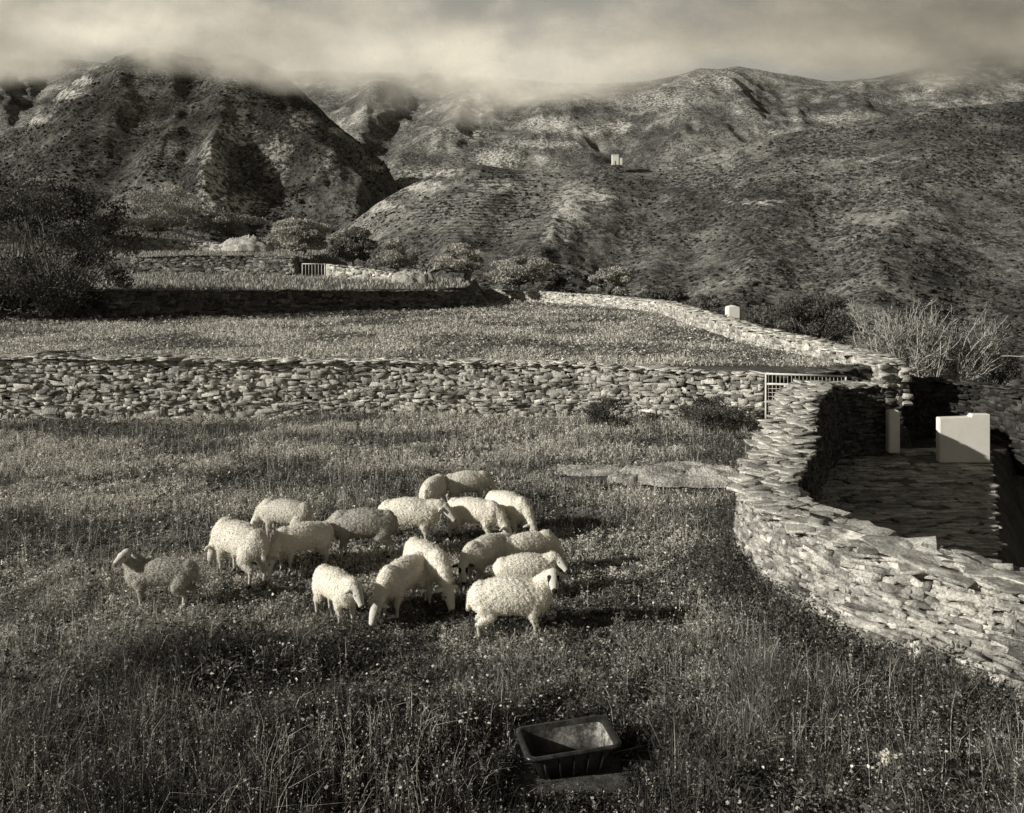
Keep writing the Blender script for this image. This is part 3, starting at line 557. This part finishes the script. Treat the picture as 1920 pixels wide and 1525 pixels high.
# ---------------- sheep
bm=bmesh.new();bmesh.ops.create_icosphere(bm,subdivisions=3,radius=1);SV=np.array([v.co[:] for v in bm.verts]);ST=np.array([[v.index for v in f.verts] for f in bm.faces]);bm.free()
def sheep(label,px,py,th,pose,sc=1.0,patch=None,wv=.72,seed=0,step=0.0,slim=1.0):
    rs=np.random.default_rng(seed+100);pr=[]
    def ch(a,b,ra,rb,n,cat,sq=(1,1,1)):
        a=np.array(a,float);b=np.array(b,float)
        for q in np.linspace(0,1,n):
            r=ra+(rb-ra)*q;pr.append((a+(b-a)*q,np.array(sq)*r,cat))
    fat=rs.uniform(.97,1.1)*slim
    for q in np.linspace(-.29,.28,13):
        e=1-.42*(q/.42)**2;zc=.445+.010*math.cos(q*8);pr.append((np.array([q,0,zc]),np.array([.13,.165*fat*e,.168*e*fat]),0))
    pr.append((np.array([-.3,0,.455]),np.array([.115,.12,.145*slim]),0));pr.append((np.array([.27,0,.43]),np.array([.13,.125,.155]),0))
    poll,muz=[np.array(q,float) for q in pose]
    n0=np.array([.27,0,.49]);nm=(n0+poll)/2+np.array([.02,0,.03 if poll[2]>.4 else .035])
    ch(n0,nm,.130,.090,5,0,(1,.85,1));ch(nm,poll-np.array([.01,0,0]),.090,.060,5,0,(1,.9,1))
    d=muz-poll;hl=np.linalg.norm(d);d/=hl;up=np.array([0,0,1.]);
    if abs(d[2])>.85: up=np.array([1.,0,.3])
    sd=np.cross(d,up);sd/=np.linalg.norm(sd);up=np.cross(sd,d)
    ch(poll,poll+d*hl*.5,.066,.056,4,1);ch(poll+d*hl*.5,muz,.056,.034,6,1);ch(muz-up*.012,muz-up*.012,.034,.034,1,1)
    pr.append((poll+d*.05+up*.02,np.array([.045]*3),1))
    for s_ in(1,-1):
        e0=poll+sd*s_*.05+d*.005+up*.012;e1=poll+sd*s_*.135-up*.035+d*.005;em=(e0+e1)/2
        ch(e0,em,.017,.024,3,2);ch(em,e1,.024,.014,4,2)
        so=step*s_
        ch((-.25,s_*.085,.38),(-.21,s_*.098,.30),.105,.070,4,0,(1,.7,1));ch((-.21+so*.3,s_*.098,.29),(-.33+so,s_*.088,.20),.058,.028,6,0);ch((-.33+so,s_*.088,.20),(-.31+so,s_*.086,.045),.026,.019,7,3);ch((-.31+so,s_*.086,.045),(-.285+so,s_*.086,.018),.021,.023,3,4)
        ch((.22,s_*.08,.38),(.215-so*.4,s_*.09,.28),.09,.05,4,0,(1,.7,1));ch((.215-so*.4,s_*.09,.28),(.24-so,s_*.082,.19),.045,.026,5,0);ch((.24-so,s_*.082,.19),(.235-so,s_*.082,.045),.024,.018,7,3);ch((.235-so,s_*.082,.045),(.255-so,s_*.082,.018),.020,.022,3,4)
    ch((-.40,0,.49),(-.43,0,.33),.034,.022,5,0)
    Cn=np.array([p[0] for p in pr]);Rd=np.array([p[1] for p in pr]);Ct=np.array([p[2] for p in pr])
    V=(SV[None]*Rd[:,None]+Cn[:,None]).reshape(-1,3);T=(ST[None]+(np.arange(len(pr))*len(SV))[:,None,None]).reshape(-1,3)
    o=mk('sheep_tmp',V,None,T)
    r=o.modifiers.new('r','REMESH');r.mode='VOXEL';r.voxel_size=.010
    s2=o.modifiers.new('s','SMOOTH');s2.factor=.5;s2.iterations=5
    dg=bpy.context.evaluated_depsgraph_get();me=bpy.data.meshes.new_from_object(o.evaluated_get(dg));bpy.data.objects.remove(o)
    me.name='sheep';n=len(me.vertices);co=np.zeros(n*3,np.float32);me.vertices.foreach_get('co',co);co=co.reshape(-1,3).astype(float)
    no=np.zeros(n*3,np.float32);me.vertices.foreach_get('normal',no);no=no.reshape(-1,3).astype(float)
    best=np.full(n,9.);cat=np.zeros(n,int)
    for c_,r_,k in zip(Cn,Rd,Ct):
        dd=(np.linalg.norm((co-c_)/r_,axis=1)-1)*r_.min();m_=dd<best;best[m_]=dd[m_];cat[m_]=k
    wool=(cat==0)
    x=co[:,0]*56+seed*7;y=co[:,1]*56;z=co[:,2]*56
    nz=(vn(x+z*.7,y-z*.6,1)+vn(x*.8-z,y*1.1+z*.5,2)+vn(x*1.7+z*1.2,y*1.7-z*1.1,3)*.7+vn(x*.17+z*.13,y*.17-z*.17,4)*.5)/3.2-.5
    co+=no*(nz*.022*wool)[:,None]
    me.vertices.foreach_set('co',co.astype(np.float32).ravel())
    v=np.where(wool,wv,np.where(cat==3,.55,np.where(cat==4,.06,.70)))
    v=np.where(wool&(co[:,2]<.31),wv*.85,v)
    if patch:
        R_=.046 if patch=='eyes' else .05
        for s_ in(1,-1): e=poll+d*hl*.40+sd*s_*.052+up*.010;v=np.where((np.linalg.norm(co-e,axis=1)<R_)&(cat>0),.02,v)
        v=np.where((np.linalg.norm(co-muz-d*.016,axis=1)<.030)&(cat==1),.04,v)
        if patch=='face': v=np.where(cat==2,.08,v)
    else: v=np.where((np.linalg.norm(co-muz-d*.02,axis=1)<.028)&(cat==1),.25,v)
    at=me.attributes.new('v','FLOAT','POINT');at.data.foreach_set('value',v.astype(np.float32))
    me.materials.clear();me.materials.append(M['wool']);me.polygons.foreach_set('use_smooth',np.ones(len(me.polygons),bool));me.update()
    ob=bpy.data.objects.new('sheep',me);COL.objects.link(ob)
    p=G(px,py);p[2]=float(gz(p[0],p[1]));ob.location=tuple(float(q) for q in p);ob.rotation_euler=(0,0,math.radians(th));ob.scale=(sc,)*3
    idx=np.nonzero(wool)[0];pk=rs.choice(idx,9000);c_=co[pk];nn=no[pk]
    a=nn*.8+rs.normal(0,.25,(len(pk),3));a[:,2]-=.5;a-=nn*(a*nn).sum(1)[:,None]*.45;a/=np.linalg.norm(a,axis=1)[:,None];b=np.cross(a,nn);b/=np.linalg.norm(b,axis=1)[:,None]+1e-9
    ln=rs.uniform(.010,.024,len(pk))[:,None];wd=rs.uniform(.002,.0036,len(pk))[:,None]
    Vf=np.stack([c_-nn*.003,c_+a*ln*.5-b*wd,c_+a*ln,c_+a*ln*.5+b*wd],1).reshape(-1,3)
    mk('fleece',Vf,np.arange(4*len(pk)).reshape(-1,4),None,M['fleece'],ob,attrs={'v':np.repeat(np.clip(v[pk]*rs.uniform(1.1,1.35,len(pk)),0,.97),4)})
    for s_ in(1,-1):
        e=poll+d*hl*.42+sd*s_*.049+up*.018;mk('eye',SV*.0105+e,None,ST,M['eye'],ob,True)
    tag(ob,label,'sheep','flock of sheep grazing in the meadow');return ob
GZ=((.49,0,.28),(.58,0,.10));GL=((.47,.1,.28),(.55,.17,.10));GR=((.47,-.1,.28),(.55,-.17,.10))
sheep('shade toned sheep standing apart at the far left with its head raised',302,1143,184,((.38,.04,.68),(.45,.19,.62)),1.0,None,.5,1,.03,.86)  # coat colour darkened for the shade on this sheep
sheep('large woolly sheep grazing at the left, its rump towards the camera',450,1090,140,GZ,1.22,None,.76,2)
sheep('sheep half hidden behind the large woolly one at the left',535,1018,165,GZ,1.0,None,.7,3)
sheep('sheep grazing leftwards in front of a darker grazing sheep, left of centre',568,1072,215,GL,1.0,None,.84,4,.03)
sheep('sheep with a shadowed flank grazing leftwards in the middle row',680,1052,188,GZ,1.1,None,.5,5,-.02)  # shadow on the flank is painted as a darker fleece
sheep('sheep facing right with its head level beside the neighbour',768,1022,-6,((.48,0,.53),(.62,-.04,.38)),1.08,None,.88,6)
sheep('small pale sheep seen from behind at the back of the flock',813,963,75,GZ,.95,None,.84,7)
sheep('hindmost sheep of the flock, partly hidden behind two grazing ones',875,950,15,GZ,.95,None,.78,8)
sheep('pale sheep grazing to the right, head down, centre of the back row',888,1014,-22,GZ,1.04,None,.9,9,.02)
sheep('rightmost sheep of the back row, grazing towards the lower right',952,1002,-46,GZ,1.05,None,.86,10)
sheep('smaller sheep standing alone in front with slender legs, facing lower right',630,1168,-50,((.42,.02,.52),(.53,.03,.37)),.98,None,.88,11)
sheep('sheep grazing towards the camera on the left of the front pair',757,1150,-118,GZ,1.05,None,.84,12)
sheep('sheep grazing towards the camera on the right of the front pair',800,1122,-58,GZ,1.12,None,.84,13)
sheep('dark faced sheep with lowered head behind the spotted one',915,1094,-132,((.47,.02,.38),(.56,.12,.22)),1.0,'face',.74,15)
sheep('sheep at the back of the right hand cluster, body turned right',988,1082,24,GZ,.98,None,.86,16)
sheep('white faced sheep looking right just behind the spotted one',985,1126,8,((.42,-.02,.57),(.52,-.13,.45)),.92,None,.9,17)
sheep('front sheep in profile with dark eye patches looking at the camera',958,1192,3,((.42,-.06,.67),(.41,-.25,.59)),1.1,'eyes',.92,18)
# ---------------- grass
def inside_near(X,Y): return (Y<yf(X)-.28)&(X<xw(Y)-.42)|((Y<5.2)&(X<9))
tcx,tcy=tc[0],tc[1]
def avoid(X,Y,h):
    k=(np.abs(X-tcx)<.43)&(Y>tcy-.42)&(Y<tcy+.30)
    rk=((X-3.3)/.95)**2+((Y-15.75)/.75)**2<1
    rk2=((X-1.62)/.6)**2+((Y-16.4)/.4)**2<1
    return ~(k|rk|rk2)
def sample(n,y0,y1,pw=1.0,marg=1.5):
    u=RG.random(n);Y=(y0**(1-pw)+(y1**(1-pw)-y0**(1-pw))*u)**(1/(1-pw)) if pw!=1 else y0*(y1/y0)**u
    X=(RG.random(n)*2-1)*(.62*Y+marg);return X,Y
def blades(mb,X,Y,h,w,v,lean=.5,z=None):
    n=len(X);z=gz(X,Y)-.01 if z is None else z;th=RG.random(n)*2*np.pi;lt=RG.random(n)*2*np.pi;l=RG.random(n)*lean*h
    dx,dy=np.cos(th)*w/2,np.sin(th)*w/2;lx,ly=np.cos(lt)*l,np.sin(lt)*l
    V=np.stack([np.stack([X-dx,Y-dy,z],-1),np.stack([X+dx,Y+dy,z],-1),np.stack([X+lx*.35+dx*.7,Y+ly*.35+dy*.7,z+h*.6],-1),np.stack([X+lx*.35-dx*.7,Y+ly*.35-dy*.7,z+h*.6],-1),np.stack([X+lx,Y+ly,z+h*(1-.35*l/h)],-1)],1)
    b=(np.arange(n)*5)[:,None];T=np.concatenate([b+[0,1,2],b+[0,2,3],b+[3,2,4]])
    mb.add(V.reshape(-1,3),None,T,a=np.repeat(v,5))
def plants(mb,X,Y,k,h,r,ls,v,flat=.3,ratio=.5):
    n=len(X);z=gz(X,Y);ii=np.repeat(np.arange(n),k);m_=len(ii);t=RG.random(m_);th=RG.random(m_)*6.283;rr_=r[ii]*np.sqrt(RG.random(m_))*(1-.5*t)
    C=np.stack([X[ii]+rr_*np.cos(th),Y[ii]+rr_*np.sin(th),z[ii]+h[ii]*t+.01],-1);V,Q=leaves(C,ls[ii],ratio,flat=flat);mb.add(V,Q,a=np.repeat(v[ii]*RG.uniform(.5,1.6,m_),4))
def filt(X,Y,f=inside_near,thr=None,sc=.7,seed=1):
    ok=f(X,Y)&avoid(X,Y,0)
    if thr is not None: ok&=fbm(X*sc,Y*sc,3,seed)+RG.normal(0,.08,len(X))>thr
    return X[ok],Y[ok]
def flock(X,Y):
    a=1-.58*np.exp(-(np.abs((X+1.1)/3.1)**3)-(np.abs((Y-11.0)/2.4)**3))
    return a*(1-.78*np.exp(-(np.abs((X-tcx)/.75)**4)-(np.abs((Y-tcy+.45)/.75)**4)))
def mound(X,Y): 
    return .20*fbm(X*.5,Y*.5,3,31)+.45*sst(.42,.62,fbm(X*.9,Y*.9,3,34))+.45*sst(.42,.64,fbm(X*2.2,Y*2.2,3,37))
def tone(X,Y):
    t=fbm(X*.42,Y*.8,4,77);q=fbm(X*1.7,Y*1.7,3,78);far=np.interp(Y,[5.5,7.5,10,13,24],[.48,.7,1.6,2.35,2.9])  # grass near the camera coloured darker to paint in foreground shade
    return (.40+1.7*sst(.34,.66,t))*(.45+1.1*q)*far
def hY(Y): return np.interp(Y,[5,7.5,9,12,20,24],[2.6,2.2,1.4,.95,1.0,1.2])
mb=MB()
X,Y=sample(260000,4.2,24,1.15);X,Y=filt(X,Y);n=len(X);mo=mound(X,Y)
h=(.03+.15*RG.random(n)**1.3)*(.2+1.9*mo)*hY(Y)*flock(X,Y)
dry=(RG.random(n)<np.interp(Y,[5,9,12],[.03,.05,.08])+np.interp(Y,[5,9,12],[.16,.26,.36])*sst(.48,.68,fbm(X*.6,Y*.6,3,12)))
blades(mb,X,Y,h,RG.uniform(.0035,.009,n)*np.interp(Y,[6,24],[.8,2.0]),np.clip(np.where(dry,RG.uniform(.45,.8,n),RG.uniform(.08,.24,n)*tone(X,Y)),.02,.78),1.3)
X,Y=sample(58000,4.2,24,1.2);X,Y=filt(X,Y);n=len(X);mo=mound(X,Y)
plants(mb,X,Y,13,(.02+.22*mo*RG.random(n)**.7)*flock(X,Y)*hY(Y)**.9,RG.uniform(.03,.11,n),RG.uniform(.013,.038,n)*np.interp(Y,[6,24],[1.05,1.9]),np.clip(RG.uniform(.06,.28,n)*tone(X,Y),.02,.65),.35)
X,Y=sample(24000,4.2,24,1.1);X,Y=filt(X,Y,thr=.5,sc=.5,seed=44);n=len(X)
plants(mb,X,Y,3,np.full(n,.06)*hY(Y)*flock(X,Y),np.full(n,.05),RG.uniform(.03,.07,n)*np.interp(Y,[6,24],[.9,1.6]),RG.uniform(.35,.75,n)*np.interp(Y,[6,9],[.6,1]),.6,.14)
X,Y=sample(15000,4.2,24,1.35);X,Y=filt(X,Y,thr=.52,sc=.5,seed=8);n=len(X);h=RG.uniform(.18,.46,n)*flock(X,Y)*np.interp(Y,[5,9,24],[1.5,1.15,1])
vv=RG.uniform(.3,.8,n)*np.interp(Y,[6,9],[.75,1]);blades(mb,X,Y,h,RG.uniform(.0035,.006,n)*np.interp(Y,[6,24],[1,1.9]),vv,.5)
plants(mb,X,Y,14,h,np.full(n,.02),RG.uniform(.010,.022,n)*np.interp(Y,[6,24],[1,1.7]),vv*.85,0)
X,Y=sample(3200,4.5,12,1.2);X,Y=filt(X,Y,thr=.5,sc=.8,seed=66);n=len(X)
plants(mb,X,Y,30,RG.uniform(.15,.42,n)*flock(X,Y),RG.uniform(.07,.18,n),RG.uniform(.03,.065,n),RG.uniform(.05,.2,n),.3,.4)
q=RG.random(5200);s_,A_=smooth_path(np.c_[NW[:9],np.zeros((9,2))],win=.7);ii=(q*(len(A_)-1)).astype(int)
X=A_[ii,0]-.42-np.abs(RG.normal(0,.35,5200));Y=A_[ii,1]-.25-np.abs(RG.normal(0,.3,5200));X,Y=filt(X,Y,f=lambda a,b:a<xw(b)-.4);n=len(X);h=RG.uniform(.10,.5,n)*(.4+fbm(X*1.5,Y*1.5,3,5));vv=RG.uniform(.04,.18,n)
blades(mb,X,Y,h,RG.uniform(.005,.009,n),vv,.7);plants(mb,X,Y,16,h,np.full(n,.08),RG.uniform(.02,.05,n),vv,.1)
tag(mb.build('meadow_grass',M['leaf']),'rough weedy meadow grass around the sheep','grass',kind='stuff')
mb=MB();X,Y=sample(6500,4.5,24,1.2);X,Y=filt(X,Y,thr=.48,sc=.6,seed=19);n=len(X)
zf=RG.uniform(.08,.2,n)*np.interp(Y,[5,9,24],[2.1,1.2,1])*flock(X,Y)
plants(mb,X,Y,2,np.full(n,.0),np.full(n,.01),RG.uniform(.016,.036,n)*np.interp(Y,[6,24],[.85,1.6]),np.full(n,.75),.8,.9)
V=mb.V[0];V[:,2]+=np.repeat(zf,8)
tag(mb.build('wild_flowers',M['leaf']),'tiny white wild flowers scattered through the meadow','flowers',kind='stuff')
fc=G(1662,1515);r=empty('white_flower',fc);mb=MB()
for k in range(5): mb.tube([(0,0,0),(RG.normal(0,.02),RG.normal(0,.02),.14),(RG.normal(0,.02),RG.normal(0,.02),.36)],.003,4,a=.2)
mb.build('stem',M['leaf'],r);C=RG.normal(0,.02,(70,3))+[0,0,.38];V,Q=leaves(C,.03,.8);mk('petals',V,Q,None,M['leaf'],r,attrs={'v':np.full(280,.75)})
tag(r,'single large white flower head low in the right foreground','flower')
# upper field
mb=MB()
def in_up(X,Y): return (Y>yf(X)+.35)&(Y<yt1(X)-.4)&(X<xr(Y)-.5)|((X>-2.5)&(Y>50)&(X<xr(Y)-.5)&(Y<68))
X,Y=sample(110000,23.5,68,1.5,1);X,Y=filt(X,Y,in_up);n=len(X);cl=sst(.3,.7,fbm(X*.45,Y*.45,4,91));fw=.7+.6*fbm(X*.15,Y*.3,3,92)
blades(mb,X,Y,(.04+.12*RG.random(n))*(.5+cl),RG.uniform(.015,.035,n)*np.interp(Y,[24,65],[1,2]),np.clip(np.where(RG.random(n)<.34,RG.uniform(.6,.85,n),RG.uniform(.3,.65,n))*(.55+.9*cl)*fw,.03,.85),1.4)
X,Y=sample(30000,23.5,68,1.4,1);X,Y=filt(X,Y,in_up);n=len(X);cl=sst(.3,.7,fbm(X*.45,Y*.45,4,91))
plants(mb,X,Y,5,.04+.16*RG.random(n),np.full(n,.14),RG.uniform(.05,.10,n)*np.interp(Y,[24,65],[1,1.8]),np.where(RG.random(n)<.32,RG.uniform(.55,.8,n),RG.uniform(.16,.55,n)*(.5+.9*cl)),.5,.5)
tag(mb.build('field_grass',M['leaf']),'pale speckled grass and flowers of the upper field','grass',kind='stuff')
mb=MB()
n=60000;X=RG.uniform(-62,-3,n);Y=RG.uniform(42,112,n);ok=(Y>yt1(X)+.5)&(np.abs(Y-68)>.6);X,Y=X[ok],Y[ok];n=len(X)
blades(mb,X,Y,RG.uniform(.08,.36,n),RG.uniform(.04,.09,n),RG.uniform(.2,.7,n),1)
tag(mb.build('terrace_grass',M['leaf']),'dry grass covering the raised left terraces','grass',kind='stuff')
mb=MB();n=260;Y=RG.uniform(10,20.5,n);X=xw(Y)+.4+np.abs(RG.normal(0,.5,n));plants(mb,X,Y,16,RG.uniform(.1,.24,n),np.full(n,.07),np.full(n,.04),RG.uniform(.06,.2,n))
o=mb.build('path_weeds',M['leaf']);tag(o,'small weeds sprouting between the flagstones','weeds',kind='stuff')
# ---------------- light, world, camera
el=math.radians(21);az=(-.93,-.35);l=math.hypot(*az);sunv=Vector((az[0]/l*math.cos(el),az[1]/l*math.cos(el),math.sin(el)))
ld=bpy.data.lights.new('sun','SUN');ld.energy=5.0;ld.angle=math.radians(.6);ld.color=(1,.985,.945);lo=bpy.data.objects.new('sun',ld);COL.objects.link(lo)
lo.rotation_euler=sunv.to_track_quat('Z','Y').to_euler();lo.location=(-30,-20,30)
W=bpy.data.worlds.new('World');S.world=W;W.use_nodes=True;nt=W.node_tree;nt.nodes.clear()
out=N(nt,'ShaderNodeOutputWorld');bg=N(nt,'ShaderNodeBackground',i_Strength=.1);sky=N(nt,'ShaderNodeTexSky');sky.sky_type='NISHITA';sky.sun_disc=False
sky.sun_elevation=el;sky.sun_rotation=math.atan2(sunv.x,sunv.y)
bw=N(nt,'ShaderNodeRGBToBW');L(nt,sky.outputs[0],bw.inputs[0])
co=N(nt,'ShaderNodeTexCoord').outputs['Generated'];sp=N(nt,'ShaderNodeSeparateXYZ');L(nt,co,sp.inputs[0])
mp=N(nt,'ShaderNodeMapping');mp.inputs['Scale'].default_value=(1,1,2.6);L(nt,co,mp.inputs[0])
n1=noi(nt,mp.outputs[0],4.0,6,.55)
dirv=Vector(((980-960)/F,1,(HY-120)/F)).normalized()
dt=N(nt,'ShaderNodeVectorMath',operation='DOT_PRODUCT');L(nt,co,dt.inputs[0]);dt.inputs[1].default_value=dirv
glow=ramp(nt,dt.outputs['Value'],.84,1.0,0,1)
cl=mth(nt,'ADD',mth(nt,'MULTIPLY',glow,1.9),ramp(nt,n1,.3,.7,1.3,2.5))
fac=ramp(nt,sp.outputs[2],.6,.26)
val=mixf(nt,fac,mth(nt,'MULTIPLY',bw.outputs[0],.38),cl)
sc=N(nt,'ShaderNodeVectorMath',operation='SCALE');sc.inputs[0].default_value=(1,.965,.86);L(nt,val,sc.inputs['Scale']);L(nt,sc.outputs[0],bg.inputs[0]);L(nt,bg.outputs[0],out.inputs[0])
cd=bpy.data.cameras.new('camera');cd.sensor_width=36;cd.sensor_fit='HORIZONTAL';cd.lens=30;cd.shift_y=-262.5/1920;cd.clip_end=6000
cam=bpy.data.objects.new('camera',cd);COL.objects.link(cam);cam.location=(0,0,H);cam.rotation_euler=(math.pi/2,0,0);S.camera=cam
S.view_settings.view_transform='Standard'
